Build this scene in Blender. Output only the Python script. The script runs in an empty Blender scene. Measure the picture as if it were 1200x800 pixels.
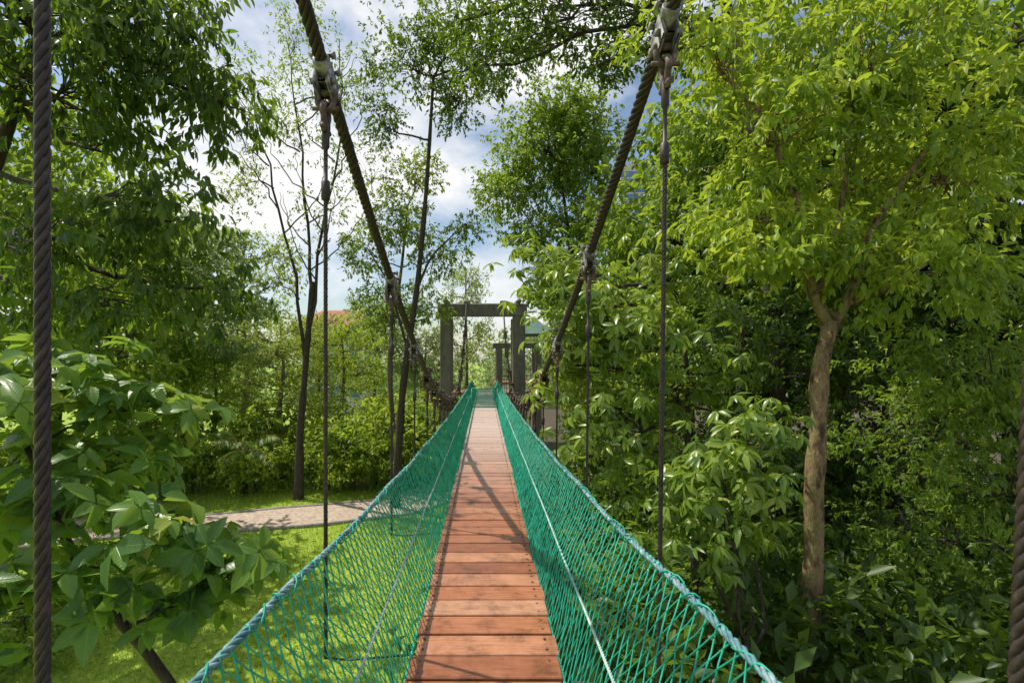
import bpy, math, random
import numpy as np
from mathutils import Vector
rng=np.random.default_rng(11); random.seed(11)
E=7.0; F=600.; CX=568.; CY=422.
def at(px,py,Y): return np.array([(px-CX)*Y/F, Y, E+(CY-py)*Y/F])
scene=bpy.context.scene; C=scene.collection
# ------------------------------------------------------------ mesh helpers
def nrm(a): return a/np.maximum(np.linalg.norm(a,axis=-1,keepdims=True),1e-9)
class MB:
    def __init__(s): s.v=[]; s.q=[]; s.t=[]; s.n=0; s.c=[]
    def add(s,V,q=None,t=None,col=None):
        V=np.asarray(V,float).reshape(-1,3)
        if q is not None and len(q): s.q.append(np.asarray(q).reshape(-1,4)+s.n)
        if t is not None and len(t): s.t.append(np.asarray(t).reshape(-1,3)+s.n)
        s.v.append(V); s.n+=len(V)
        if col is not None: s.c.append(col)
        return s
    def tubes(s,P,r,sides=6,cap=True):
        P=np.asarray(P,float)
        if P.ndim==2: P=P[None]
        m,n,_=P.shape
        r=np.broadcast_to(np.asarray(r,float),(m,n)) if np.ndim(r)<2 else np.asarray(r)
        T=nrm(np.gradient(P,axis=1))
        av=np.abs(P[:,-1]-P[:,0]); ref=np.zeros((m,3)); ref[np.arange(m),np.argmin(av,axis=1)]=1
        U=nrm(np.cross(T,ref[:,None,:])); W=np.cross(T,U)
        a=np.arange(sides)*2*math.pi/sides
        V=P[:,:,None,:]+r[:,:,None,None]*(np.cos(a)[None,None,:,None]*U[:,:,None,:]+np.sin(a)[None,None,:,None]*W[:,:,None,:])
        idx=np.arange(m*n*sides).reshape(m,n,sides)
        A=idx[:,:-1];B=idx[:,1:]
        q=np.stack([A,B,np.roll(B,-1,2),np.roll(A,-1,2)],-1).reshape(-1,4)
        tr=None
        if cap and sides>=3:
            tl=[]
            for k in range(1,sides-1):
                tl.append(np.stack([idx[:,0,0],idx[:,0,k],idx[:,0,k+1]],-1))
                tl.append(np.stack([idx[:,-1,0],idx[:,-1,k+1],idx[:,-1,k]],-1))
            tr=np.concatenate(tl)
        return s.add(V,q,tr)
    def box(s,c,d,bev=0.0,R=None):
        c=np.array(c,float);h=np.array(d,float)/2
        if bev<=0:
            V=np.array([[x,y,z] for x in(-1,1) for y in(-1,1) for z in(-1,1)],float)*h
            q=[[0,1,3,2],[4,6,7,5],[0,4,5,1],[2,3,7,6],[0,2,6,4],[1,5,7,3]];t=None
        else:
            V=[];q=[];t=[]
            sg=[(x,y,z) for x in(-1,1) for y in(-1,1) for z in(-1,1)]
            for g in sg:
                for ax in range(3):
                    p=[g[i]*(h[i]-(0 if i==ax else bev)) for i in range(3)]; V.append(p)
            V=np.array(V)
            I=lambda x,y,z,ax: sg.index((x,y,z))*3+ax
            for ax in range(3):
                o=[i for i in range(3) if i!=ax]
                for sgn in(-1,1):
                    f=[]
                    for u,w in((-1,-1),(1,-1),(1,1),(-1,1)):
                        g=[0,0,0];g[ax]=sgn;g[o[0]]=u;g[o[1]]=w; f.append(I(*g,ax))
                    q.append(f)
            for ax in range(3):
                o=[i for i in range(3) if i!=ax]
                for u in(-1,1):
                    for w in(-1,1):
                        a=[0,0,0];a[ax]=-1;a[o[0]]=u;a[o[1]]=w
                        b=list(a);b[ax]=1
                        q.append([I(*a,o[0]),I(*b,o[0]),I(*b,o[1]),I(*a,o[1])])
            for g in sg: t.append([I(*g,0),I(*g,1),I(*g,2)])
        if R is not None: V=V@np.array(R).T
        return s.add(V+c,q,t)
    def build(s,name,mat,parent=None,smooth=True,attr=None):
        V=np.concatenate(s.v)
        q=np.concatenate(s.q) if s.q else np.zeros((0,4),int)
        t=np.concatenate(s.t) if s.t else np.zeros((0,3),int)
        me=bpy.data.meshes.new(name)
        me.vertices.add(len(V)); me.vertices.foreach_set('co',V.astype(np.float32).ravel())
        lp=np.concatenate([t.ravel(),q.ravel()]).astype(np.int32)
        me.loops.add(len(lp)); me.loops.foreach_set('vertex_index',lp)
        npf=len(t)+len(q); me.polygons.add(npf)
        st=np.concatenate([np.arange(len(t))*3,len(t)*3+np.arange(len(q))*4]).astype(np.int32)
        me.polygons.foreach_set('loop_start',st)
        me.update(calc_edges=True)
        me.polygons.foreach_set('use_smooth',np.full(npf,smooth)); 
        if s.c:
            ca=me.color_attributes.new(name='lf',type='FLOAT_COLOR',domain='POINT')
            ca.data.foreach_set('color',np.concatenate(s.c).astype(np.float32).ravel())
        me.validate()
        me.materials.append(mat)
        o=bpy.data.objects.new(name,me); C.objects.link(o)
        if parent is not None: o.parent=parent
        return o
def thing(name,label,cat,loc=(0,0,0),group=None,rz=0):
    o=bpy.data.objects.new(name,None);C.objects.link(o);o.location=loc;o.rotation_euler=(0,0,rz)
    o['label']=label;o['category']=cat
    if group:o['group']=group
    return o
def tag(o,label,cat,group=None,kind=None):
    o['label']=label;o['category']=cat
    if group:o['group']=group
    if kind:o['kind']=kind
    return o
def dup(root,loc,rz,sc,label,group):
    r=root.copy();C.objects.link(r);r.location=loc;r.rotation_euler=(0,0,rz);r.scale=(sc if np.ndim(sc) else (sc,sc,sc))
    r['label']=label
    if group:r['group']=group
    elif 'group' in r: del r['group']
    for ch in list(root.children):
        c=ch.copy();C.objects.link(c);c.parent=r
        for g in ch.children:
            d=g.copy();C.objects.link(d);d.parent=c
    return r
# ------------------------------------------------------------ materials
def newmat(name):
    m=bpy.data.materials.new(name);m.use_nodes=True;n=m.node_tree.nodes;l=m.node_tree.links
    return m,n,l,n['Principled BSDF']
def ramp(n,stops):
    r=n.new('ShaderNodeValToRGB');e=r.color_ramp.elements
    e[0].position=stops[0][0];e[0].color=(*stops[0][1],1);e[1].position=stops[-1][0];e[1].color=(*stops[-1][1],1)
    for p,c in stops[1:-1]:
        x=e.new(p);x.color=(*c,1)
    return r
def noisemat(name,stops,scale=6,rough=.8,stretch=(1,1,1),bump=.3,metal=0,detail=6,dist=.02,spec=.5):
    m,n,l,b=newmat(name)
    tc=n.new('ShaderNodeTexCoord');mp=n.new('ShaderNodeMapping');mp.inputs['Scale'].default_value=stretch
    nz=n.new('ShaderNodeTexNoise');nz.inputs['Scale'].default_value=scale;nz.inputs['Detail'].default_value=detail;nz.inputs['Roughness'].default_value=.62
    l.new(tc.outputs['Object'],mp.inputs[0]);l.new(mp.outputs[0],nz.inputs['Vector'])
    r=ramp(n,stops);l.new(nz.outputs['Fac'],r.inputs[0]);l.new(r.outputs[0],b.inputs['Base Color'])
    b.inputs['Roughness'].default_value=rough;b.inputs['Metallic'].default_value=metal;b.inputs['Specular IOR Level'].default_value=spec
    if bump:
        bp=n.new('ShaderNodeBump');bp.inputs['Strength'].default_value=bump;bp.inputs['Distance'].default_value=dist
        l.new(nz.outputs['Fac'],bp.inputs['Height']);l.new(bp.outputs[0],b.inputs['Normal'])
    return m
def leafmat(name,stops,tr=(.22,.34,.03),tmix=.38,rough=.5,spec=.35,veins=False):
    m,n,l,b=newmat(name)
    at_=n.new('ShaderNodeAttribute');at_.attribute_name='lf'
    sp=n.new('ShaderNodeSeparateColor');l.new(at_.outputs['Color'],sp.inputs[0])
    r=ramp(n,stops);l.new(sp.outputs[0],r.inputs[0])
    vr=ramp(n,[(0.0,(.9,.9,.9)),(.16,(0,0,0))]);l.new(sp.outputs[1],vr.inputs[0])
    mx=n.new('ShaderNodeMix');mx.data_type='RGBA';mx.blend_type='MIX'
    ml=n.new('ShaderNodeMath');ml.operation='MULTIPLY';ml.inputs[1].default_value=.5
    src=vr.outputs[0]
    if veins:
        a=n.new('ShaderNodeMath');a.operation='MULTIPLY';a.inputs[1].default_value=9;l.new(sp.outputs[2],a.inputs[0])
        c=n.new('ShaderNodeMath');c.operation='MULTIPLY_ADD';c.inputs[1].default_value=-1.6;l.new(sp.outputs[1],c.inputs[0]);l.new(a.outputs[0],c.inputs[2])
        f=n.new('ShaderNodeMath');f.operation='FRACT';l.new(c.outputs[0],f.inputs[0])
        v2=ramp(n,[(0,(.8,.8,.8)),(.2,(0,0,0))]);l.new(f.outputs[0],v2.inputs[0])
        mxx=n.new('ShaderNodeMath');mxx.operation='MAXIMUM';l.new(vr.outputs[0],mxx.inputs[0]);l.new(v2.outputs[0],mxx.inputs[1]);src=mxx.outputs[0]
        bp=n.new('ShaderNodeBump');bp.inputs['Strength'].default_value=.5;bp.inputs['Distance'].default_value=.004;bp.invert=True
        l.new(src,bp.inputs['Height']);l.new(bp.outputs[0],b.inputs['Normal'])
    l.new(src,ml.inputs[0]);l.new(ml.outputs[0],mx.inputs[0])
    l.new(r.outputs[0],mx.inputs[6]);mx.inputs[7].default_value=(.20,.30,.08,1)
    l.new(mx.outputs[2],b.inputs['Base Color'])
    b.inputs['Roughness'].default_value=rough;b.inputs['Specular IOR Level'].default_value=spec
    t=n.new('ShaderNodeBsdfTranslucent')
    m2=n.new('ShaderNodeMix');m2.data_type='RGBA';m2.blend_type='MIX';m2.inputs[0].default_value=.65
    l.new(mx.outputs[2],m2.inputs[6]);m2.inputs[7].default_value=(*tr,1);l.new(m2.outputs[2],t.inputs[0])
    ms=n.new('ShaderNodeMixShader');ms.inputs[0].default_value=tmix
    l.new(b.outputs[0],ms.inputs[1]);l.new(t.outputs[0],ms.inputs[2]);l.new(ms.outputs[0],n['Material Output'].inputs[0])
    return m
LM={
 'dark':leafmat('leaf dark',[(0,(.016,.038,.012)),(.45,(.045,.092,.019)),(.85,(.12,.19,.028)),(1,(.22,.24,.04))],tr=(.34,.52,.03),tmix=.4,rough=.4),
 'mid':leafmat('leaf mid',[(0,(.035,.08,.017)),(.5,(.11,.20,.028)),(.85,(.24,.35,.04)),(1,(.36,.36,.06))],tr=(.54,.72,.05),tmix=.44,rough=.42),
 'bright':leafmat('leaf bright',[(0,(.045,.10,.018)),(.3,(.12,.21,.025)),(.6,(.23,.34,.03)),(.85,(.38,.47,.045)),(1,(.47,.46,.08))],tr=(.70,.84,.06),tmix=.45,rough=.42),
 'star':leafmat('leaf star',[(0,(.05,.11,.022)),(.5,(.15,.25,.035)),(.85,(.31,.39,.06)),(1,(.40,.38,.09))],tr=(.56,.72,.07),tmix=.4,rough=.32,spec=.5),
 'broad':leafmat('leaf broad',[(0,(.025,.08,.026)),(.5,(.07,.165,.04)),(.82,(.17,.29,.045)),(1,(.38,.35,.04))],tr=(.48,.70,.06),tmix=.4,rough=.34,spec=.4,veins=True),
 'olive':leafmat('leaf olive',[(0,(.10,.16,.03)),(.5,(.22,.30,.05)),(1,(.38,.42,.085))],tr=(.62,.74,.09),tmix=.44),
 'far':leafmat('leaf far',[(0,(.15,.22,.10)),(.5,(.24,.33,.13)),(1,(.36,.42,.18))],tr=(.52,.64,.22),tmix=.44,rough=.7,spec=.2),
 'grass':leafmat('grass blade',[(0,(.16,.27,.025)),(.5,(.30,.43,.035)),(1,(.46,.52,.07))],tr=(.65,.8,.06),tmix=.4,rough=.6),
}
bark=noisemat('bark brown',[(.3,(.06,.045,.032)),(.5,(.14,.11,.08)),(.7,(.25,.205,.15))],scale=5,stretch=(3,3,.6),rough=.9,bump=.7,dist=.03)
barkd=noisemat('bark dark',[(.3,(.022,.017,.012)),(.55,(.06,.045,.033)),(.75,(.11,.09,.065))],scale=6,stretch=(3,3,.7),rough=.9,bump=.6,dist=.02)
barkg=noisemat('bark mossy',[(.34,(.05,.034,.02)),(.44,(.16,.105,.055)),(.54,(.30,.205,.11)),(.60,(.15,.15,.045)),(.72,(.44,.34,.21))],scale=4.5,stretch=(2.5,2.5,1),rough=.95,bump=1,dist=.05,detail=10)
# ------------------------------------------------------------ leaves
def add_leaves(mb,Cn,A,N,L,W,R,hi=True,droop=.25,fold=.35):
    n=len(Cn);A=nrm(A);N=nrm(N-(N*A).sum(1,keepdims=True)*A);S=np.cross(A,N)
    L=np.broadcast_to(L,(n,))[:,None];W=np.broadcast_to(W,(n,))[:,None]
    R=np.clip(R,0,1)
    if hi:
        def mid(t): return Cn+A*(L*t)-N*(droop*L*t*t)
        wl=W*L*.5
        V=np.stack([mid(0),mid(.36),mid(.74),mid(1.),mid(.36)-S*wl+N*fold*wl,mid(.36)+S*wl+N*fold*wl,mid(.74)-S*wl*.72+N*fold*wl*.7,mid(.74)+S*wl*.72+N*fold*wl*.7],1)
        base=(np.arange(n)*8)[:,None,None]
        t=np.array([[0,5,1],[0,1,4],[2,7,3],[2,3,6]])[None]+base
        q=np.array([[1,5,7,2],[1,2,6,4]])[None]+base
        col=np.zeros((n,8,4));col[:,:,0]=R[:,None];col[:,4:,1]=1;col[:,:,2]=np.array([0,.36,.74,1,.36,.36,.74,.74]);col[:,:,3]=1
        mb.add(V,q,t,col.reshape(-1,4))
    else:
        wl=W*L*.5
        V=np.stack([Cn,Cn+A*L-N*droop*L*.5,Cn+A*L*.5-S*wl+N*fold*wl,Cn+A*L*.5+S*wl+N*fold*wl],1)
        base=(np.arange(n)*4)[:,None,None]
        t=np.array([[0,3,1],[0,1,2]])[None]+base
        col=np.zeros((n,4,4));col[:,:,0]=R[:,None];col[:,:,1]=1;col[:,:,3]=1
        mb.add(V,None,t,col.reshape(-1,4))
def rv(n): return nrm(rng.normal(size=(n,3)))
def blob_subs(c,rad,n):
    d=rv(n)*(rng.random((n,1))**.45);return np.array(c)+d*np.array(rad)
def clump_leaves(mb,subs,centers,sr,ncl,k,L,W=.42,hi=True,droop=.5,mode='spray',leafdroop=.3,flat=.75):
    n=len(subs)
    cr=rng.random(n)
    T=subs[:,None,:]+rng.normal(size=(n,ncl,3))*sr*np.array([1,1,flat])*.55
    out=nrm(T-centers[:,None,:]);T=T.reshape(-1,3);out=out.reshape(-1,3)
    crr=np.repeat(cr,ncl);m=len(T)
    if mode=='whorl':
        u=nrm(out*.5+np.array([0,0,.9])+rng.normal(size=(m,3))*.35)
        e1=nrm(np.cross(u,rv(m)));e2=np.cross(u,e1)
        a=(np.arange(k)*2*math.pi/k)[None,:]+rng.normal(size=(m,k))*.25
        A=np.cos(a)[...,None]*e1[:,None]+np.sin(a)[...,None]*e2[:,None]+u[:,None]*(rng.random((m,k,1))*.7-.45)-np.array([0,0,droop*.6])
        N=np.repeat(u[:,None],k,1)+rng.normal(size=(m,k,3))*.3
        Cn=np.repeat(T[:,None],k,1)+A*.01
    else:
        tw=nrm(out+rng.normal(size=(m,3))*.6+np.array([0,0,-droop*.3]))
        s=rng.random((m,k,1))
        Cn=T[:,None]+tw[:,None]*(s*L*2.2)
        A=tw[:,None]*.6+rng.normal(size=(m,k,3))*.6-np.array([0,0,droop])
        N=np.array([0,0,1.])+rng.normal(size=(m,k,3))*.45
    R=.6*np.repeat(crr[:,None],k,1)+.4*rng.random((m,k))
    Ls=L*(.6+.7*rng.random((m,k)))
    add_leaves(mb,Cn.reshape(-1,3),A.reshape(-1,3),N.reshape(-1,3),Ls.ravel(),W,R.ravel(),hi,leafdroop)
def bend(p0,p1,n=7,sag=.1,r=.06):
    p0=np.array(p0,float);p1=np.array(p1,float);t=np.linspace(0,1,n)[:,None]
    L=np.linalg.norm(p1-p0)
    P=p0+(p1-p0)*t+np.array([0,0,1])*(np.sin(t*math.pi)*sag*L)
    j=rng.normal(size=(n,3))*r*L*.5;j[0]=0;j[-1]=0
    return P+j*np.sin(t*math.pi)
def spline(pts,n):
    pts=np.array(pts,float);d=np.r_[0,np.cumsum(np.linalg.norm(np.diff(pts,axis=0),axis=1))];d/=d[-1]
    t=np.linspace(0,1,n);P=np.stack([np.interp(t,d,pts[:,i]) for i in range(3)],1)
    for _ in range(2):
        Q=P.copy();Q[1:-1]=(P[:-2]+2*P[1:-1]+P[2:])/4;P=Q
    return P
def tree(name,label,cat,base,trunk,r0,blobs,sr,ncl,k,L,mat,W=.42,hi=True,droop=.5,mode='spray',group=None,bk=None,tip=.3,limbs=None,ld=.3,twigs=True,loc=None,limb_r=None,start=.35,flat=.75,kink=0):
    base=np.array(trunk[0],float) if base is None else np.array(base,float)
    root=thing(name,label,cat,tuple(base) if loc is None else loc,group)
    bk=bk or bark
    nt=24
    tp=spline(np.array(trunk)-base,nt);rr=r0*(1-(1-tip)*np.linspace(0,1,nt))*(1+.07*rng.normal(size=nt));rr[0]*=1.35;rr[1]*=1.12
    mt=MB();mt.tubes(tp,rr,12)
    mb=MB();ml=MB();allseg=[tp[int(nt*start):]]
    for (pts,ra,rb) in (limbs or []):
        lp=spline(np.array(pts)-base,14)
        if kink:
            j=rng.normal(size=(14,3))*kink;j[:2]=0;lp=lp+j
        mt.tubes(lp,np.linspace(ra,rb,14)*(1+.05*rng.normal(size=14)),8);allseg.append(lp[4:])
    cand=np.concatenate(allseg)
    for c,rad,ns in blobs:
        c=np.array(c,float)-base;rad=np.array(rad,float)
        subs=blob_subs(c,rad,ns)
        a=cand[np.argmin(np.linalg.norm(cand-(c-np.array([0,0,rad[2]*.5])),axis=1))]
        lr=limb_r or r0*.35
        hub=c-np.array([0,0,rad[2]*.25])
        lp=bend(a,hub,9,-.03,.08);mb.tubes(lp,np.linspace(lr,lr*.5,9),7)
        if twigs:
            for s_ in subs:
                q0=lp[rng.integers(4,9)]
                mb.tubes(bend(q0,s_,6,.05,.12),np.linspace(lr*.38,lr*.1,6),4,False)
        clump_leaves(ml,subs,np.repeat(c[None],ns,0),sr,ncl,k,L,W,hi,droop,mode,ld,flat)
    mt.build('trunk',bk,root);mb.build('branches',bk,root);ml.build('crown',mat,root)
    return root
# ------------------------------------------------------------ camera, light, world
cam=bpy.data.cameras.new('camera');co=bpy.data.objects.new('camera',cam);C.objects.link(co);scene.camera=co
co.location=(0,0,E);co.rotation_euler=(math.pi/2,0,0)
cam.sensor_width=36;cam.lens=18;cam.shift_x=(600-CX)/1200;cam.shift_y=(CY-400)/1200;cam.clip_end=3000;cam.clip_start=.05
sv=Vector((-.46,.20,.86)).normalized()
sl=bpy.data.lights.new('sun','SUN');so=bpy.data.objects.new('sun',sl);C.objects.link(so)
sl.energy=5.0;sl.angle=math.radians(.5);sl.color=(1,.93,.80);so.rotation_euler=sv.to_track_quat('Z','Y').to_euler();so.location=(-20,20,60)
w=bpy.data.worlds.new('World');scene.world=w;w.use_nodes=True;wn=w.node_tree.nodes;wl=w.node_tree.links
bg=wn['Background'];bg.inputs[1].default_value=.125
sk=wn.new('ShaderNodeTexSky');sk.sky_type='NISHITA';sk.sun_disc=False;sk.sun_elevation=math.asin(sv.z);sk.sun_rotation=math.atan2(sv.x,sv.y);sk.air_density=1.2;sk.dust_density=.8
tc=wn.new('ShaderNodeTexCoord');mp=wn.new('ShaderNodeMapping');mp.inputs['Scale'].default_value=(1,1,1.7);mp.inputs['Location'].default_value=(.35,.1,.2)
nz=wn.new('ShaderNodeTexNoise');nz.inputs['Scale'].default_value=2.3;nz.inputs['Detail'].default_value=9;nz.inputs['Roughness'].default_value=.55
rp=wn.new('ShaderNodeValToRGB');rp.color_ramp.elements[0].position=.44;rp.color_ramp.elements[1].position=.58
mx=wn.new('ShaderNodeMix');mx.data_type='RGBA';mx.inputs[7].default_value=(8.2,8.2,8.2,1)
wl.new(tc.outputs['Generated'],mp.inputs[0]);wl.new(mp.outputs[0],nz.inputs['Vector']);wl.new(nz.outputs['Fac'],rp.inputs[0]);wl.new(rp.outputs[0],mx.inputs[0]);wl.new(sk.outputs[0],mx.inputs[6]);wl.new(mx.outputs[2],bg.inputs[0])
scene.view_settings.view_transform='Standard';scene.view_settings.look='None';scene.view_settings.exposure=0
# ------------------------------------------------------------ ground
m,n,l,b=newmat('ground')
tc=n.new('ShaderNodeTexCoord');n1=n.new('ShaderNodeTexNoise');n1.inputs['Scale'].default_value=.35;n1.inputs['Detail'].default_value=8
n2=n.new('ShaderNodeTexNoise');n2.inputs['Scale'].default_value=9;n2.inputs['Detail'].default_value=8
for q in(n1,n2): l.new(tc.outputs['Object'],q.inputs['Vector'])
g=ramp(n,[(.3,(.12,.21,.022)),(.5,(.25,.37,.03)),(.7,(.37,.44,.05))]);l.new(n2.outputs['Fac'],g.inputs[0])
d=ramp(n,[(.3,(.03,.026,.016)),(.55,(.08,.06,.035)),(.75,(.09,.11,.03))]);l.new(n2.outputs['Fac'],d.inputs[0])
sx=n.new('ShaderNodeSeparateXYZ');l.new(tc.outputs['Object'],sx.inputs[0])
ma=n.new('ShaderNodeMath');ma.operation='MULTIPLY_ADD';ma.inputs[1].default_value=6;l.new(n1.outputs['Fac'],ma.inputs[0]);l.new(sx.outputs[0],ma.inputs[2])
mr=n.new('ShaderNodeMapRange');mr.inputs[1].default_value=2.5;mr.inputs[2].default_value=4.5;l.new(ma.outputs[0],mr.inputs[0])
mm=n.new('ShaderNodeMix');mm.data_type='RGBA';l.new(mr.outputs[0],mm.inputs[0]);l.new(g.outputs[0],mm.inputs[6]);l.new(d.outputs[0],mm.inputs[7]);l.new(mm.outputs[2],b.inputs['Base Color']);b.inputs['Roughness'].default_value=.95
bp=n.new('ShaderNodeBump');bp.inputs['Distance'].default_value=.08;l.new(n2.outputs['Fac'],bp.inputs['Height']);l.new(bp.outputs[0],b.inputs['Normal'])
mg=MB();xs=np.r_[-900,-300,np.linspace(-80,80,81),300,900];ys=np.r_[-300,-60,np.linspace(-20,120,71),400,1200]
XX,YY=np.meshgrid(xs,ys,indexing='ij');ZZ=.18*np.sin(XX*.23+1)*np.sin(YY*.19)+.10*np.sin(XX*.6)*np.sin(YY*.5+2)
def gz(x,y): return .18*math.sin(x*.23+1)*math.sin(y*.19)+.10*math.sin(x*.6)*math.sin(y*.5+2)
ZZ=np.where((np.abs(XX)>80)|(YY<-20)|(YY>120),0,ZZ)
I=np.arange(len(xs)*len(ys)).reshape(len(xs),len(ys))
mg.add(np.stack([XX,YY,ZZ],-1),np.stack([I[:-1,:-1],I[1:,:-1],I[1:,1:],I[:-1,1:]],-1).reshape(-1,4))
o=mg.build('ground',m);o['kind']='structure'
pm=noisemat('path paving',[(.3,(.26,.20,.16)),(.5,(.42,.33,.26)),(.7,(.54,.45,.37))],scale=7,rough=.9,bump=.3)
pl=spline([(-26,19,0),(-17,20.6,0),(-11,21.6,0),(-7,22.6,0),(-4,24.6,0),(-1.5,29,0),(-1,40,0)],60)
tn=nrm(np.gradient(pl,axis=0));sd=np.stack([tn[:,1],-tn[:,0],np.zeros(60)],1)
mp_=MB();a=pl-sd*1.2;c=pl+sd*1.2
for arr in(a,c): arr[:,2]=[gz(p[0],p[1])+.06 for p in arr]
V=np.concatenate([a,c]);I=np.arange(120).reshape(2,60);mp_.add(V,np.stack([I[0,:-1],I[1,:-1],I[1,1:],I[0,1:]],-1))
o=mp_.build('path',pm);o['kind']='structure'
km=noisemat('kerb stone',[(.3,(.16,.15,.13)),(.7,(.38,.35,.31))],scale=5,rough=.9)
mk=MB()
for sg in(-1,1):
    kp=pl+sd*sg*1.25;kp[:,2]=[gz(p[0],p[1])+.05 for p in kp];mk.tubes(kp,.085,6)
o=mk.build('path_kerb',km);o['kind']='structure'
ng=60000;gx=-1-rng.random(ng)**1.2*22;gy=5+rng.random(ng)*22
dm=np.min(np.hypot(gx[:,None]-pl[None,:,0],gy[:,None]-pl[None,:,1]),axis=1);kp_=dm>1.4;gx=gx[kp_];gy=gy[kp_];ng=len(gx)
gzv=.18*np.sin(gx*.23+1)*np.sin(gy*.19)+.10*np.sin(gx*.6)*np.sin(gy*.5+2)
mgx=MB();A=np.stack([rng.normal(size=ng)*.5,rng.normal(size=ng)*.5,np.ones(ng)],1)
add_leaves(mgx,np.stack([gx,gy,gzv-.01],1),A,rv(ng),.08+.10*rng.random(ng),.16,rng.random(ng),False,.3)
tag(mgx.build('grass',LM['grass']),'short bright lawn grass beside the park path','grass',kind='stuff')
# ------------------------------------------------------------ bridge
steel=noisemat('dark steel rope',[(.3,(.020,.015,.014)),(.55,(.045,.033,.029)),(.75,(.10,.072,.058))],scale=26,rough=.5,bump=.2,metal=0,spec=.4)
galv=noisemat('weathered steel',[(.35,(.07,.065,.06)),(.5,(.18,.17,.155)),(.62,(.34,.33,.31)),(.75,(.50,.49,.47))],scale=18,rough=.5,bump=.25,metal=0)
rust=noisemat('rusty steel',[(.35,(.05,.032,.026)),(.55,(.13,.085,.065)),(.75,(.28,.21,.17))],scale=22,rough=.65,bump=.3,metal=0)
netm=noisemat('green net cord',[(.3,(.005,.24,.15)),(.5,(.010,.37,.24)),(.72,(.04,.50,.34))],scale=9,rough=.5,bump=.2)
topm=noisemat('blue grey rope',[(.3,(.03,.12,.14)),(.5,(.11,.25,.28)),(.68,(.38,.47,.49))],scale=14,rough=.7,bump=.4)
palem=noisemat('pale cord',[(.3,(.18,.38,.33)),(.5,(.34,.50,.45)),(.7,(.6,.66,.62))],scale=12,rough=.7)
beamm=noisemat('weathered grey brown beam',[(.3,(.115,.104,.09)),(.6,(.20,.182,.158)),(.8,(.26,.24,.21))],scale=5,stretch=(1,1,.4),rough=.7,bump=.1)
underm=noisemat('tarred timber',[(.3,(.012,.013,.011)),(.7,(.035,.035,.03))],scale=9,rough=.9)
m,n,l,b=newmat('red deck plank')
tc=n.new('ShaderNodeTexCoord');sx=n.new('ShaderNodeSeparateXYZ');l.new(tc.outputs['Object'],sx.inputs[0])
dv=n.new('ShaderNodeMath');dv.operation='DIVIDE';dv.inputs[1].default_value=.23;l.new(sx.outputs[1],dv.inputs[0])
fl=n.new('ShaderNodeMath');fl.operation='FLOOR';l.new(dv.outputs[0],fl.inputs[0])
wnz=n.new('ShaderNodeTexWhiteNoise');wnz.noise_dimensions='1D';l.new(fl.outputs[0],wnz.inputs['W'])
rp=ramp(n,[(0,(.29,.105,.050)),(.35,(.40,.155,.072)),(.7,(.48,.195,.095)),(1,(.52,.28,.17))]);l.new(wnz.outputs['Value'],rp.inputs[0])
mp=n.new('ShaderNodeMapping');mp.inputs['Scale'].default_value=(2.5,40,10);l.new(tc.outputs['Object'],mp.inputs[0])
gr=n.new('ShaderNodeTexNoise');gr.inputs['Scale'].default_value=2;gr.inputs['Detail'].default_value=8;l.new(mp.outputs[0],gr.inputs['Vector'])
st=n.new('ShaderNodeTexNoise');st.inputs['Scale'].default_value=6.5;st.inputs['Detail'].default_value=9;st.inputs['Roughness'].default_value=.7;l.new(tc.outputs['Object'],st.inputs['Vector'])
gg=ramp(n,[(.3,(.72,.68,.66)),(.6,(1,1,1))]);l.new(gr.outputs['Fac'],gg.inputs[0])
sg_=ramp(n,[(.32,(.42,.38,.37)),(.5,(.9,.88,.86)),(.62,(1,1,1)),(.78,(1.25,1.35,1.4))]);l.new(st.outputs['Fac'],sg_.inputs[0])
m1=n.new('ShaderNodeMix');m1.data_type='RGBA';m1.blend_type='MULTIPLY';m1.inputs[0].default_value=1;l.new(rp.outputs[0],m1.inputs[6]);l.new(gg.outputs[0],m1.inputs[7])
m2=n.new('ShaderNodeMix');m2.data_type='RGBA';m2.blend_type='MULTIPLY';m2.inputs[0].default_value=.9;l.new(m1.outputs[2],m2.inputs[6]);l.new(sg_.outputs[0],m2.inputs[7])
fr=n.new('ShaderNodeMapRange');fr.inputs[1].default_value=6;fr.inputs[2].default_value=13;fr.inputs[3].default_value=0;fr.inputs[4].default_value=.8;l.new(sx.outputs[1],fr.inputs[0])  # far planks fade paler: sky reflection put into the base colour
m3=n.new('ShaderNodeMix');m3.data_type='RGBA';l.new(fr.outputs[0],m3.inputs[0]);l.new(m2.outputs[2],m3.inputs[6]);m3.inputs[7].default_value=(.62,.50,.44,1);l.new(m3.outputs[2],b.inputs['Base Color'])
rr=n.new('ShaderNodeMapRange');rr.inputs[1].default_value=.35;rr.inputs[2].default_value=.65;rr.inputs[3].default_value=.24;rr.inputs[4].default_value=.5;l.new(st.outputs['Fac'],rr.inputs[0]);l.new(rr.outputs[0],b.inputs['Roughness'])
bp=n.new('ShaderNodeBump');bp.inputs['Strength'].default_value=.35;bp.inputs['Distance'].default_value=.005;l.new(gr.outputs['Fac'],bp.inputs['Height']);l.new(bp.outputs[0],b.inputs['Normal'])
plank=m
YE=28.;DZ=E-1.72;PP=.23
br=thing('suspension_footbridge','rope suspension footbridge with red plank deck and green net sides','footbridge',(0,0,0))
md=MB()
for i in range(-5,int(YE/PP)):
    y=(i+.5)*PP
    tl=rng.normal()*.004;R=np.array([[1,-tl,0],[tl,1,0],[0,0,1]])
    md.box((rng.normal()*.007,y,DZ-.02+rng.normal()*.0025),(.85,PP-.020,.04),.005,R)
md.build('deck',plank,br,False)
bo=MB()
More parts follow.
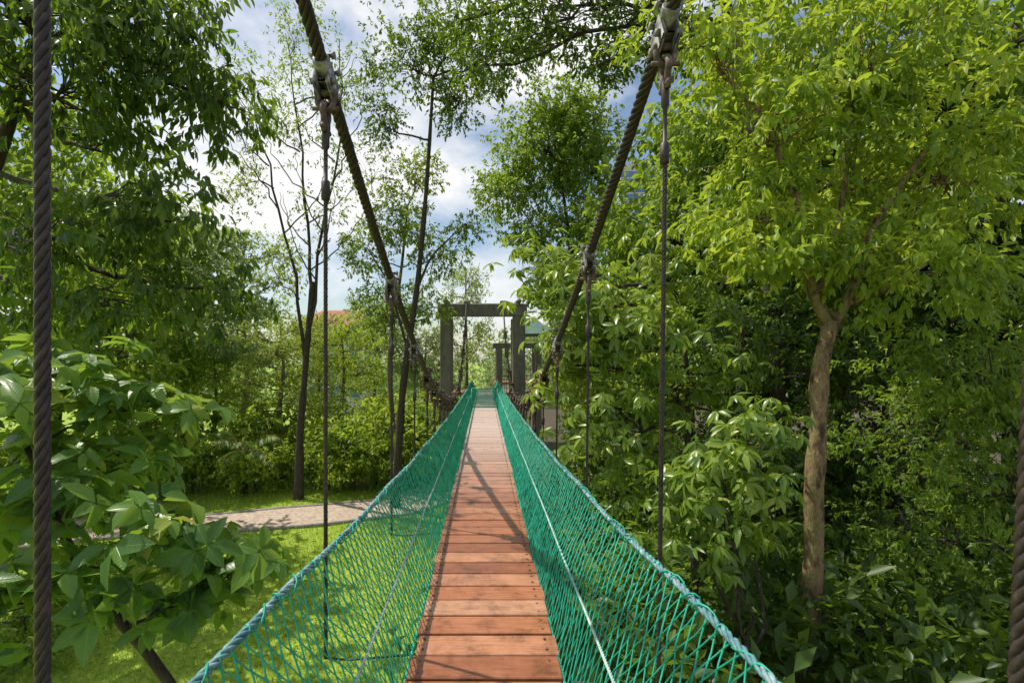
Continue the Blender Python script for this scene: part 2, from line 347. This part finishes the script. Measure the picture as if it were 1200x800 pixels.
for i in range(-5,int(YE/PP)):
    for s in(-1,1):
        for dy in(-.055,.055):
            p=np.array([s*.37,(i+.5)*PP+dy,DZ]);bo.tubes(np.array([p+[0,0,-.002],p+[0,0,.006]]),.009,7)
bo.build('deck_bolts',rust,br,False)['kind']='stuff'
for x in(-.36,0,.36):
    ms=MB();ms.box((x,YE/2-.6,DZ-.08),(.07,YE+1.2,.066));ms.build('stringer',underm,br,False)
def cx(Y,side): 
    return -1.0+0*Y if side<0 else 1.02+.40*np.exp(-np.maximum(Y,-.5))*(Y<6)
def cz(Y): return E+np.where(Y<16.3,.0175*(16.3-Y)**2-1.2,.0300*(Y-16.3)**2-1.2)
def rope(mb,path,rad,k,pitch,sides=5,frac=.52):
    d=np.r_[0,np.cumsum(np.linalg.norm(np.diff(path,axis=0),axis=1))]
    n=max(8,int(d[-1]/pitch*8));t=np.linspace(0,d[-1],n)
    P=np.stack([np.interp(t,d,path[:,i]) for i in range(3)],1)
    T=nrm(np.gradient(P,axis=0));ref=np.array([1.,0,0]) if abs(T[:,0]).mean()<.7 else np.array([0,0,1.])
    U=nrm(np.cross(T,ref));W=np.cross(T,U);S=[]
    for j in range(k):
        a=(t/pitch*2*math.pi+j*2*math.pi/k)[:,None];S.append(P+(np.cos(a)*U+np.sin(a)*W)*rad*(1-frac*.9))
    mb.tubes(np.array(S),rad*frac,sides)
for side in(-1,1):
    Y=np.linspace(-1.5,YE+.3,160);mc=MB();rope(mc,np.stack([cx(Y,side),Y,cz(Y)],1),.041,5,.30,7,.40)
    mc.build('main_cable',steel,br)
HL=[-1.0,1.158,3.22,5.5,7.3,8.9,10.2,11.4,12.5,13.6,14.7,15.8,17,19.,21.,23.6,25.5]
HR=[-1.0,.985,2.95,5.05,7.2,8.9,10.3,11.5,12.6,13.7,14.8,15.9,17.1,19.,21.,23.6,25.5]
def Rx(a):
    c,s=math.cos(a),math.sin(a);return np.array([[1,0,0],[0,c,-s],[0,s,c]])
for side in(-1,1):
    for i,Y in enumerate(HL if side<0 else HR):
        X=float(cx(np.array(Y),side));Xb=-1.0 if side<0 else (.965 if 0<Y<2 else 1.0)
        z=float(cz(Y));sl_=float((cz(Y+.05)-cz(Y-.05))/.1);ang=math.atan(sl_)
        tdir=np.array([0,math.cos(ang),math.sin(ang)])
        c0=np.array([X,Y,z]);low=abs(Y-16.3)<4.0
        K=1.15 if Y<8 else 1.45
        bot=np.array([Xb,Y,DZ-.15])
        top=c0-np.array([0,0,.26*K if low else .70])
        if i==0 or (0<Y<2): top[0]=X
        mh=MB();path=np.stack([np.linspace(top[j],bot[j],8) for j in range(3)],1)
        if Y<8: rope(mh,path,.0165 if Y<2 else .0135,4,.13 if Y<2 else .1)
        else: mh.tubes(path,.0125,6)
        mh.tubes(np.array([bot+[0,0,.02],bot,bot+[-.15*side*1.0,0,-.012],[side*.36,Y,DZ-.12]]),.008,6)
        h=mh.build('hanger',steel,br)
        mk_=MB()
        sp=np.stack([c0+tdir*t*K for t in(-.10,-.095,.095,.10)]);mk_.tubes(sp,np.array([.040,.047,.047,.040])*K,12)
        R=Rx(ang)
        for s in(-1,1):
            mk_.box(c0+np.array([s*.036,0,0])*K-np.array([0,0,.055])*K,(.018*K,.16*K,.16*K),.006,R)
            for q in(-.05,.05):
                for hh in(.055,-.08):
                    p=c0+(tdir*q+np.array([0,0,hh]))*K;mk_.tubes(np.array([p+[-.065*K,0,0],p+[.065*K,0,0]]),.011*K,6)
                    mk_.tubes(np.array([p+[s*.046*K,0,0],p+[s*.066*K,0,0]]),.020*K,6)
        mk_.build('clamp',galv if Y<8 else rust,h)
        msb=MB()
        a=np.linspace(-.25*math.pi,1.25*math.pi,14)
        def Lc(x,y,zz): return np.stack([X+np.asarray(x)*K,Y+np.asarray(y)*K,z+np.asarray(zz)*K],-1)
        lp=Lc(np.zeros(14),.05*np.cos(a),-.21+.05*np.sin(a));lp=np.concatenate([Lc([0.],[.03],[-.32]),lp,Lc([0.],[-.03],[-.32])]);msb.tubes(lp,.017*K,7)
        msb.tubes(Lc([-.06,.06],[0,0],[-.10,-.10]),.019*K,8)
        lp2=Lc(.046*np.cos(a),np.zeros(14),-.13-.05*np.sin(a)*1.3);msb.tubes(lp2,.017*K,7)
        msb.tubes(Lc([0,0],[-.06,.06],[-.30,-.30]),.016*K,8)
        msb.tubes(Lc([-.07,.07],[.0,.0],[-.185,-.185]),.013*K,6)
        msb.build('shackle',rust,h)
        if not low:
            mtb=MB();zt=z-.29*K
            tilt=(Xb-X)/(bot[2]-z)
            zz=np.array([.02,0,-.12,-.14,-.33,-.34,-.45,-.46])
            mtb.tubes(np.stack([X+tilt*zz,np.full(8,Y),zt+zz],1),[.014,.024,.024,.013,.013,.027,.027,.015],10)
            mtb.build('turnbuckle',steel,h)
# nets
def topx(Y): return .68+.17*np.exp(-Y/4.5)
def topz(Y): return E-1.13+.33*np.exp(-Y/5)-.022*np.abs(np.sin(Y*math.pi/2.05))+.05*np.clip((Y-20)/8,0,1)
def netpt(Y,s,side):
    tx,tz=topx(Y),topz(Y)
    x=np.where(s<.38,.432+(.55-.432)*s/.38,.55+(tx-.55)*(s-.38)/.62)
    z=np.where(s<.38,DZ-.02+(E-1.36-DZ+.02)*s/.38,E-1.36+(tz-E+1.36)*(s-.38)/.62)
    bulge=.012*np.sin(Y*2.3+s*5+side)*np.sin(s*math.pi)
    return np.stack([side*(x+bulge),Y,z],-1)
for side in(-1,1):
    mn=MB();pit=.070;ns=int((YE-.2)/pit)+10;s=np.linspace(0,1,11)
    for dr in(-1,1):
        y0=-.6+np.arange(ns)*pit
        wob=.010*np.sin(y0*3.1)[:,None]*np.sin(s*6.28)[None]
        Y=y0[:,None]+dr*.38*(s-.5)[None,:]+rng.normal(size=(ns,11))*.004+wob
        P=netpt(Y,np.broadcast_to(s,Y.shape),side)+rng.normal(size=(ns,11,3))*.003
        mn.tubes(P,.0036,4,False)
    mn.build('side_net',netm,br)
    Y=np.linspace(-1.2,YE,240);p=np.stack([side*topx(Y),Y,topz(Y)+.005],1)
    mt_=MB();rope(mt_,p,.0155,3,.14);tr=mt_.build('top_rope',topm,br)
    mw=MB();t=np.linspace(-1,YE,int(30/.12*8));a=t/.12*2*math.pi+.8*np.sin(t*5.3)
    wig=1+.3*np.sin(t*7)
    mw.tubes(np.stack([side*topx(t)+np.cos(a)*.018*wig,t+.03*np.sin(t*31),topz(t)+.002+np.sin(a)*.022*wig],1),.0042,4)
    mw.build('lashing',netm,tr)
    Y=np.linspace(-1.2,YE,700);mm_=MB();p=np.stack([side*(.545+0*Y),Y,E-1.36+.004*np.sin(Y*3)],1);rope(mm_,p,.0080,3,.06);mm_.build('middle_rope',palem,br)
    mm_=MB();p=netpt(Y,np.full(700,.0),side);rope(mm_,p,.010,3,.09);mm_.build('bottom_rope',netm,br)
gt=thing('net_gate','low green net screen across the far end of the deck','gate',(0,17.6,DZ))
mf=MB()
for x in(-.44,.44): mf.tubes(np.array([[x,0,0],[x,0,.75]]),.02,8)
for z in(.1,.75): mf.tubes(np.array([[-.44,0,z],[.44,0,z]]),.016,8)
mf.build('frame',netm,gt)
mn=MB()
for dr in(-1,1):
    for x0 in np.arange(-.42-.3,.42+.3,.04):
        p=[(x0+dr*t,0.,.1+t*1.6) for t in np.linspace(0,.4,9)];p=np.array([q for q in p if abs(q[0])<=.44]);
        if len(p)>1: mn.tubes(p,.007,4)
mn.build('netting',netm,gt)
# portal
po=thing('bridge_portal','square grey brown portal frame carrying the cables at the far bridge end','portal',(0,YE,0))
for (x,wd) in((-2.17,.6),(1.9,.7)):
    for y in(.55,2.3):
        q=MB();q.box((x,y,(E+2.43)/2-.1),(wd,.5,E+2.43+.2),.03);q.build('column',beamm,po,False)
        q=MB();q.box((x,y,.25),(wd+.35,.85,.5),.03);q.build('footing',km,po,False)
for y,z in((.55,E+2.78),(2.3,E+3.0)):
    q=MB();q.box((-.13,y,z),(4.95,.56,.68),.03);q.build('beam',beamm,po,False)
for x in(-2.17,1.9):
    q=MB();q.tubes(np.array([[x,.1,E+3.25],[x,2.7,E+3.42]]),.13,12);q.build('tie_beam',beamm,po)
for X in(-1.,1.02):
    q=MB();q.box((X,.55,E+3.2),(.34,.5,.2),.03);q.build('cable_saddle',galv,po,False)
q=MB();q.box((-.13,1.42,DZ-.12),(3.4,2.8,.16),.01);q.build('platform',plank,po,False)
mgr=noisemat('green sheet roof',[(.3,(.05,.12,.09)),(.6,(.10,.2,.15))],scale=4,rough=.6,bump=.1)
t2=thing('roofed_walkway_tower','small grey lookout frame with green pitched roof behind the portal','tower',(2.75,42,0))
for x in(-1.6,1.5):
    for y in(-1.4,1.4):
        q=MB();q.box((x,y,(E+1.0)/2),(.5,.45,E+1.0),.03);q.build('post',beamm,t2,False)
for y in(-1.4,1.4):
    q=MB();q.box((0,y,E+1.18),(4.2,.46,.36),.02);q.build('beam',beamm,t2,False)
for x in(-.1,2.3):
    q=MB();q.box((x,0,E+1.7),(.2,.2,.68),.02);q.build('roof_post',beamm,t2,False)
q=MB();rx=1.1;V=[(rx-1.7,-1.8,E+2.1),(rx+1.7,-1.8,E+2.1),(rx+1.7,1.8,E+2.1),(rx-1.7,1.8,E+2.1),(rx-.5,0,E+3.3),(rx+.5,0,E+3.3),(rx-1.7,-1.8,E+2.0),(rx+1.7,-1.8,E+2.0),(rx+1.7,1.8,E+2.0),(rx-1.7,1.8,E+2.0)]
q.add(V,[[0,1,5,4],[2,3,4,5],[0,6,7,1],[1,7,8,2],[2,8,9,3],[3,9,6,0],[6,9,8,7]],[[1,2,5],[3,0,4]]);q.build('roof',mgr,t2,False)
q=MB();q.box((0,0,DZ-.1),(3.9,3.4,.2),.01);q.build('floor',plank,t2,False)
q=MB()
for z in(.5,1.0): q.box((0,-1.68,DZ+z),(3.3,.06,.07))
for x in np.linspace(-1.3,1.3,7): q.box((x,-1.68,DZ+.5),(.04,.04,.93))
q.build('railing',galv,t2,False)
wallw=noisemat('pale plaster',[(.3,(.5,.47,.42)),(.7,(.66,.63,.58))],scale=1,rough=.9,bump=0)
redt=noisemat('red roof tile',[(.3,(.26,.085,.055)),(.7,(.42,.16,.11))],scale=3,stretch=(1,6,1),rough=.8)
glass=noisemat('blue glass',[(.3,(.04,.12,.30)),(.7,(.10,.25,.5))],scale=.4,rough=.15,bump=0)
hs=thing('red_roofed_house','pale house with red tiled roof behind the left trees','house',(-19.6,72,0))
q=MB();q.box((0,0,5.8),(8,9,11.6));q.build('wall',wallw,hs,False)
q=MB();q.add([(-5,-5.2,11.6),(5,-5.2,11.6),(5,5.2,11.6),(-5,5.2,11.6),(-3.2,0,14.),(3.2,0,14.)],[[0,1,5,4],[2,3,4,5],[0,3,2,1]],[[1,2,5],[3,0,4]]);q.build('roof',redt,hs,False)
for x in(-2.5,0,2.5):
    for z in(3,8):
        q=MB();q.box((x,-4.52,z),(1.3,.08,1.8));wq=q.build('window',glass,hs,False)
        q=MB();q.box((x,-4.58,z-.98),(1.6,.16,.14));q.build('sill',wallw,wq,False)
tw=thing('glass_office_tower','blue glass high-rise glimpsed between the trees right of centre','building',(64,220,0))
q=MB();q.box((0,0,44),(16,18,88));q.build('wall',wallw,tw,False)
for k in range(27):
    q=MB();q.box((0,-9.02,3+k*3.1),(15.4,.2,2.4));q.build('window',glass,tw,False)
for k in range(27):
    q=MB();q.box((-8.02,0,3+k*3.1),(.2,17,2.4));q.build('window',glass,tw,False)
# ------------------------------------------------------------ hero trees
T=tree('broadleaf_tree','tall bright green tree with forked mossy trunk right of the bridge','tree',None,
 [(4.2,7,0),at(936,800,7),at(950,720,6.95),at(955,640,7.1),at(952,560,7),at(962,500,7.1),at(956,440,7.1),at(974,378,7.2)],.140,
 [(at(1020,290,7.0),(1.1,.9,.3),9),(at(900,150,7.6),(1.7,1.5,1.1),30),(at(1010,60,7.6),(1.8,1.5,1.2),34),(at(1110,190,7.4),(1.5,1.4,1.3),28),(at(860,250,7.6),(1.1,1.1,.5),14),
  (at(1000,200,8.0),(1.7,1.4,1.0),20),(at(830,40,8),(1.3,1.2,1.0),18),(at(1080,320,6.8),(1.0,.9,.4),11),(at(910,290,6.6),(.6,.5,.25),6)],
 .36,14,8,.15,LM['bright'],W=.36,bk=barkg,tip=.74,limb_r=.035,start=.8,droop=.6,flat=.5,
 limbs=[([at(972,382,7.2),at(945,330,7.3),at(948,270,7.4),at(900,150,7.6)],.085,.03),([at(972,386,7.2),at(1000,345,7.2),at(1018,270,7.3),at(1090,170,7.4)],.075,.03),([at(956,350,7.3),at(985,260,7.6),at(1005,70,7.6)],.055,.03),([at(992,358,7.2),at(1040,338,6.9),at(1085,310,6.8)],.04,.02)])
tree('whorled_leaf_tree','glossy star-leaved tree leaning over the right net','tree',None,
 [(3.9,8.6,0),at(812,640,9),at(805,520,9),at(806,430,9),at(790,330,9)],.10,
 [(at(650,310,8.6),(.8,.8,.5),10),(at(675,350,8.6),(.9,.8,.6),12),(at(720,380,8.2),(1.1,1.0,.9),24),(at(670,420,8.4),(.6,.7,.5),8),(at(705,480,7.6),(.8,.8,.6),15),(at(785,310,9.2),(1.1,1.0,.8),17),(at(780,440,8.6),(1.2,.9,.9),22),(at(750,540,7.6),(.8,.8,.5),12)],
 .36,7,8,.19,LM['star'],W=.33,mode='whorl',bk=barkd,limb_r=.04,start=.3,droop=.6)
tree('whorled_leaf_tree','lower star-leaved sapling with pale sunlit whorls beside the mossy trunk','tree',None,
 [(4.4,6.8,0),(3.8,6.5,1.5),(3.3,6.2,3.2)],.06,
 [(at(850,560,6.2),(.9,.8,.5),16),(at(860,630,6.0),(.7,.7,.3),8),(at(800,580,6.4),(.6,.6,.4),8),(at(890,500,6.6),(.6,.6,.35),7)],
 .34,6,8,.18,LM['star'],W=.33,mode='whorl',bk=barkd,limb_r=.025,start=.3,droop=.6)
tree('feathery_tree','loose small-leaved tree filling the right edge','tree',None,
 [(9.5,8,0),(9,8,4),(8.7,8,8)],.14,
 [(at(1130,430,7.6),(1.4,1.2,.8),26),(at(1180,560,7.4),(1.2,1.2,.8),20),(at(1080,500,8.4),(1.3,1.2,.8),20),(at(1190,330,7.8),(1.0,1.0,.9),14),(at(1090,620,8.4),(1.2,1.2,.7),16)],
 .4,16,9,.10,LM['mid'],W=.36,bk=barkd,limb_r=.04,droop=.4)
tree('broad_leaved_tree','big-leaved young tree with dark leaning trunk left of the deck','tree',None,
 [(-1.7,5.0,0.0),at(262,900,4.6),at(205,810,4.3),at(165,745,4.2),at(118,712,4.0),at(88,660,4.0),at(30,520,4.3)],.085,
 [(at(50,460,4.2),(.8,.7,.40),12),(at(180,460,4.7),(.5,.6,.22),5),(at(80,590,3.8),(.7,.6,.3),8),(at(180,630,4.1),(.6,.6,.14),6),(at(290,655,4.3),(.42,.45,.10),6),(at(20,690,3.4),(.4,.5,.4),7),(at(20,420,4.6),(.7,.7,.3),9),(at(110,560,4.8),(.7,.6,.35),7),(at(230,690,4.3),(.5,.5,.12),5),(at(110,530,4.4),(.6,.6,.25),6)],
 .27,4,6,.22,LM['broad'],W=.52,mode='whorl',bk=barkd,limb_r=.014,start=.4,droop=.15,ld=.3)
tree('drooping_leaf_tree','dark drooping-leaved tree overhanging from the upper left','tree',None,
 [(-9.5,8.5,0),(-9,8.4,5),(-8.2,8.2,9),(-7,8,12)],.22,
 [(at(70,90,7.6),(1.4,1.3,.9),28),(at(190,60,8),(1.1,1.1,.8),20),(at(50,270,7.4),(1.2,1.2,.5),17),(at(200,250,8),(.9,1,.5),11),(at(240,330,8.4),(.7,.8,.4),7),(at(130,350,7.8),(1.2,1.1,.4),13),(at(30,0,7.4),(1.5,1.3,.8),24),(at(260,110,8.4),(.6,.7,.6),9),(at(170,0,8),(1.1,1,.5),14),(at(110,170,8),(1,1,.3),5)],
 .40,10,8,.19,LM['dark'],W=.34,bk=barkd,limb_r=.05,start=.4,droop=1.0)
base=(-9.1,25,0)
def fan(px,py,Y=25): return at(px,py,Y)
lim=[([fan(358,430),fan(350,330),fan(322,230),fan(295,90)],.10,.02),([fan(360,410),fan(372,300),fan(395,180),fan(402,50)],.10,.02),([fan(362,400),fan(365,280),fan(348,150),fan(335,40)],.10,.02)]
for k in range(18):
    par=lim[k%3][0];sp_=spline(par,14);i0=3+(k*5)%8;p0=sp_[i0]
    sgn=-1 if rng.random()<(.7 if k%3==0 else .35) else 1
    ex=sgn*(1.2+1.8*rng.random());ez=2.2+2.8*rng.random();ey=rng.normal()*1.0
    lim.append(([p0,p0+np.array([ex*.45,ey*.3,ez*.25]),p0+np.array([ex*.8,ey*.7,ez*.6]),p0+np.array([ex,ey,ez])],.040,.010))
tree('fan_branched_tree','slender tree fanning into upswept thin branches left of centre','tree',base,[base,fan(352,500),fan(358,430),fan(366,330)],.22,
 [(fan(295,100),(2.0,1.8,1.8),24),(fan(400,90),(2.2,2,2),28),(fan(345,40),(2,2,1.5),20),(fan(435,200),(1.6,1.6,1.6),18),(fan(280,210),(1.5,1.5,1.5),18),(fan(350,160),(2,2,2),18),(fan(380,240),(1.6,1.6,1.3),12),(fan(420,300),(1.2,1.2,1.2),10),(fan(330,300),(1.4,1.2,1.2),9)],
 .7,12,6,.15,LM['mid'],hi=False,W=.45,bk=barkd,limbs=lim,limb_r=.022,start=.7,tip=.5,kink=.07)
base=(-4.3,24.5,0)
tree('leaning_tall_tree','tall leaning tree with dark open crown above the portal','tree',base,[base,at(472,450,24),at(490,330,24),at(500,220,23),at(508,90,22)],.21,
 [(at(480,70,22),(2.0,2,1.3),32),(at(540,110,22),(1.4,1.5,1.3),24),(at(590,50,20),(2.0,2,1.1),28),(at(530,40,21),(1.4,1.5,.9),18),(at(450,140,22),(1,1,1),12),(at(548,262,23),(.8,.8,.5),7)],
 .55,13,8,.17,LM['dark'],hi=False,W=.45,bk=barkd,limb_r=.05,start=.3,limbs=[([at(488,340,24),at(505,300,23.5),at(545,262,23)],.07,.02),([at(478,410,24),at(455,330,24),at(430,290,24)],.07,.03)])
tree('sunlit_slender_tree','light green slender tree close behind the leaning tall tree','tree',None,[(-4.6,27,0),at(455,420,27),at(470,320,27),at(478,240,27)],.17,
 [(at(470,260,26),(1.6,1.5,1.7),30),(at(515,295,26),(1.3,1.3,1.2),16),(at(500,355,26),(1.2,1.3,1.2),16),(at(450,360,26),(1.3,1.3,1.5),22),(at(430,290,26),(1.0,1.,1.1),14),(at(490,200,26),(1.1,1.,1.),13)],
 .6,12,8,.19,LM['mid'],hi=False,W=.45,bk=bark,limb_r=.04,start=.4)
tree('overhanging_tree','tall tree behind the right canopy reaching dark branches over the bridge','tree',(9,15,0),[(9,15,0),(8.5,15,8),(7.5,14.6,15),(6,14,19)],.32,
 [(at(640,20,14),(1.7,1.5,.8),24),(at(700,70,14),(1.0,1,.7),12),(at(740,20,14),(1.5,1.5,.9),22),(at(570,70,14),(1.0,1.0,.6),13),(at(620,-50,14),(2.5,2,.9),20),(at(800,40,14),(1.4,1.4,1.0),20),(at(540,20,14.5),(.9,.9,.5),8)],
 .45,11,8,.16,LM['dark'],hi=False,W=.45,bk=barkd,limb_r=.07,start=.4)
tree('round_crowned_tree','airy tall round-crowned tree standing right of the portal','tree',(5.8,34,0),[(5.8,34,0),at(675,430,34),at(672,330,34),at(664,250,34),at(650,170,34)],.26,
 [(at(640,165,34),(3.4,3,2.6),60),(at(690,190,34),(2.4,2.5,2.8),46),(at(600,225,34),(2.2,2.4,1.8),32),(at(690,265,33),(2.0,2.4,1.6),28),(at(660,125,34),(2.6,2,1.5),30),(at(630,275,34),(2,2,1.2),20),(at(660,340,33),(2.4,2,1.6),26),(at(720,355,33),(2.4,2,1.9),26)],
 .85,17,8,.27,LM['mid'],hi=False,W=.5,bk=barkd,limb_r=.06,start=.4,
 limbs=[([at(672,340,34),at(640,290,34),at(605,235,34)],.11,.03),([at(668,300,34),at(695,250,34),at(712,200,34)],.11,.03)])
# ------------------------------------------------------------ prototypes
def proto_tree(name,mat,seed,h,spread,leaf,bk,nb=11,ns=13,ncl=11):
    bl=[]
    for i in range(nb):
        t=(i+.5)/nb;z=h*(.36+.58*t);rr=spread*math.sin(min(1,.25+1.0*(1-abs(t-.45)))*math.pi/2)*(1-.55*max(0,t-.4))
        a=i*2.4+seed;d=rr*.62
        bl.append(((math.cos(a)*d,math.sin(a)*d,z),(spread*.42,spread*.42,h*.085),ns))
    return tree(name,'x','tree',(0,0,0),[(0,0,0),(.2,.1,h*.35),(-.1,.2,h*.65),(.1,0,h*.93)],h*.018,bl,spread*.14,ncl,8,leaf,mat,hi=False,W=.48,bk=bk,limb_r=h*.005,start=.25,tip=.25)
protos={'mid':proto_tree('forest_tree',LM['mid'],0,12,4.2,.24,barkd),
 'dark':proto_tree('forest_tree',LM['dark'],1.3,12,4.0,.24,barkd),
 'bright':proto_tree('forest_tree',LM['bright'],2.1,12,4.0,.22,bark,ns=11),
 'olive':proto_tree('feathery_tree',LM['olive'],3.3,12,3.4,.16,bark,ns=10,ncl=12),
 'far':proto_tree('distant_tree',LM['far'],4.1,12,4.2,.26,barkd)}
used={}
def place(kind,px,top,Y,label,group=None,wide=1.0,x=None):
    X=(px-CX)*Y/F if x is None else x
    h=E+(CY-top)*Y/F;sc=h/12.
    s=(sc*wide,sc*wide,sc);loc=(X,Y,gz(X,Y)-.1)
    r=protos[kind]
    if kind not in used:
        used[kind]=1;r.location=loc;r.scale=s;r.rotation_euler=(0,0,.7);r['label']=label
        if group:r['group']=group
    else: dup(r,loc,rng.random()*6.28,s,label,group)
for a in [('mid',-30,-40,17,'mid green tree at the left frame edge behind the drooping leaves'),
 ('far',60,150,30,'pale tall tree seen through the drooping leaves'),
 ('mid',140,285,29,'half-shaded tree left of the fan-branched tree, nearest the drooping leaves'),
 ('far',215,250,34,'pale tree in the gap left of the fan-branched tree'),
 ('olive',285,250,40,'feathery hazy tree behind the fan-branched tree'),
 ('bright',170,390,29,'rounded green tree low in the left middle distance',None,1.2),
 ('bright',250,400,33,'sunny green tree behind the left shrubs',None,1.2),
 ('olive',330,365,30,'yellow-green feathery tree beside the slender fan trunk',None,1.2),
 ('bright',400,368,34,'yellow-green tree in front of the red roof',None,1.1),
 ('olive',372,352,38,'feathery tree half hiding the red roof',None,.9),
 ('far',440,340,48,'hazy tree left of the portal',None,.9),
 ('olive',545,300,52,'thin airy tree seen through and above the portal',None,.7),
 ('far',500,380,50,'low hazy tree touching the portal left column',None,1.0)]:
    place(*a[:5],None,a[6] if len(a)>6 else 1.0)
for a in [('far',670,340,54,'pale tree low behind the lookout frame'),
 ('mid',725,330,30,'green tree under the round-crowned tree'),
 ('bright',810,230,22,'sunlit tree right of the blue high-rise'),
 ('mid',845,110,20,'tree rising behind the right cable clamp'),
 ('dark',900,40,24,'green tall tree behind the bright forked tree'),
 ('mid',990,10,18,'green tree directly behind the mossy trunk'),
 ('dark',1090,20,20,'dark tree right of the mossy trunk'),
 ('mid',1190,-40,15,'near green tree towering at the right edge'),
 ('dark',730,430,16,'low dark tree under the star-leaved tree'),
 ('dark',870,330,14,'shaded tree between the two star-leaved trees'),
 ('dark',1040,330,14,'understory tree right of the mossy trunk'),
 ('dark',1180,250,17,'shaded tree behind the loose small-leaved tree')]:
    place(*a[:5])
def proto_shrub(name,mat,leaf,mode='spray',k=8,hi=False,ncl=8,W=.45):
    bl=[((math.cos(i*1.3)*.8*(i>0),math.sin(i*1.3)*.8*(i>0),.7+.35*(i%3)),(.65,.65,.45),9) for i in range(6)]
    return tree(name,'x','shrub',(0,0,0),[(0,0,0),(.05,0,.5),(0,.05,1.2)],.05,bl,.34,ncl,k,leaf,mat,hi=hi,W=W,mode=mode,bk=barkd,limb_r=.02,start=0)
sh={'dark':proto_shrub('leafy_shrub',LM['dark'],.13),'mid':proto_shrub('leafy_shrub',LM['mid'],.13,ncl=10),'bright':proto_shrub('leafy_shrub',LM['bright'],.13,ncl=10),'star':proto_shrub('whorled_shrub',LM['star'],.17,'whorl',8,True,4,.34)}
su={}
def shrub(kind,X,Y,sc,label,group):
    r=sh[kind];loc=(X,Y,gz(X,Y)-.05)
    if kind not in su:
        su[kind]=1;r.location=loc;r.scale=(sc,)*3;r['label']=label;r['group']=group
    else: dup(r,loc,rng.random()*6.28,sc,label,group)
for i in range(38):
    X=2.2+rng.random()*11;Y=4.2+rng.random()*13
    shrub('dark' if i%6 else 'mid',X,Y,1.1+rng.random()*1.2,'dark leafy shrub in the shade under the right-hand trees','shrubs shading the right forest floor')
for i in range(5):
    X=2.6+rng.random()*4;Y=8+rng.random()*6
    shrub('star',X,Y,1.3+rng.random()*.7,'star-leaved shrub on the right forest floor','star-leaved shrubs on the right')
for px,Y,sc,k in [(175,28,2.2,'bright'),(225,26.5,1.5,'bright'),(262,29,2.3,'mid'),(300,26.5,1.4,'bright'),(335,30,2.4,'bright'),(385,28,2.0,'mid'),(415,27,1.4,'bright'),(440,29,2.6,'bright'),(480,29,2.2,'mid'),(500,31,2.6,'bright'),(130,26,1.9,'bright'),(90,25,2.2,'mid'),(40,24,2.0,'bright'),(530,33,2.6,'mid'),(-10,23,2.,'mid')]:
    shrub(k,(px-CX)*Y/F,Y,sc,'round leafy shrub in the bank along the far side of the park path','shrubs along the far side of the path')
for px,Y,sc in [(205,17.2,.5),(100,16,.7),(60,14,.8),(30,12,1.0)]:
    shrub('mid',(px-CX)*Y/F,Y,sc,'small low shrub growing at the near edge of the lawn','small shrubs on the lawn')
def palm(label,loc,sc,n=11,L=2.2,group=None):
    r=thing('palm_plant',label,'palm',loc,group);r.scale=(sc,)*3
    mr_=MB();ml=MB()
    for i in range(n):
        a=i*2.4;el=.5+.9*rng.random();t=np.linspace(0,1,12)
        rad=L*t*math.cos(el*.8);z=L*(t*math.sin(el)*1.1-.75*t*t)+.5
        P=np.stack([np.cos(a)*rad,np.sin(a)*rad,z],1);mr_.tubes(P,np.linspace(.025,.006,12),5)
        tt=np.repeat(np.linspace(.2,1,26),2);s=np.tile([-1,1],26)
        pc=np.stack([np.interp(tt,t,P[:,j]) for j in range(3)],1);sd_=np.array([-math.sin(a),math.cos(a),0])
        A=sd_[None]*s[:,None]+np.array([math.cos(a),math.sin(a),0])*.5+np.array([0,0,-.25])
        add_leaves(ml,pc,A,np.tile([0,0,1.],(52,1))+rng.normal(size=(52,3))*.15,.55*np.sin(np.clip(tt*1.1,0,1)*math.pi*.85+.25),.1,rng.random(52),True,.3)
    q=MB();q.tubes(np.array([[0,0,-1.1],[0,0,-.3],[0,0,.6]]),[.15,.12,.08],8);q.build('trunk',barkd,r);mr_.build('frond_ribs',barkg,r);ml.build('fronds',LM['mid'],r)
palm('arching feather palm left of the slender fan trunk',(-12.4,26.4,1.5),1.4)
palm('low feather palm on the shaded right forest floor',(6.2,6.4,.2),1.0)
mw=MB();nw=900
ang=rng.random(nw);X=-95+190*ang;Y=76+rng.random(nw)*25;H=9+4*np.sin(X*.11)+2*np.sin(X*.37+1)
subs=np.stack([X,Y,rng.random(nw)*H],1)
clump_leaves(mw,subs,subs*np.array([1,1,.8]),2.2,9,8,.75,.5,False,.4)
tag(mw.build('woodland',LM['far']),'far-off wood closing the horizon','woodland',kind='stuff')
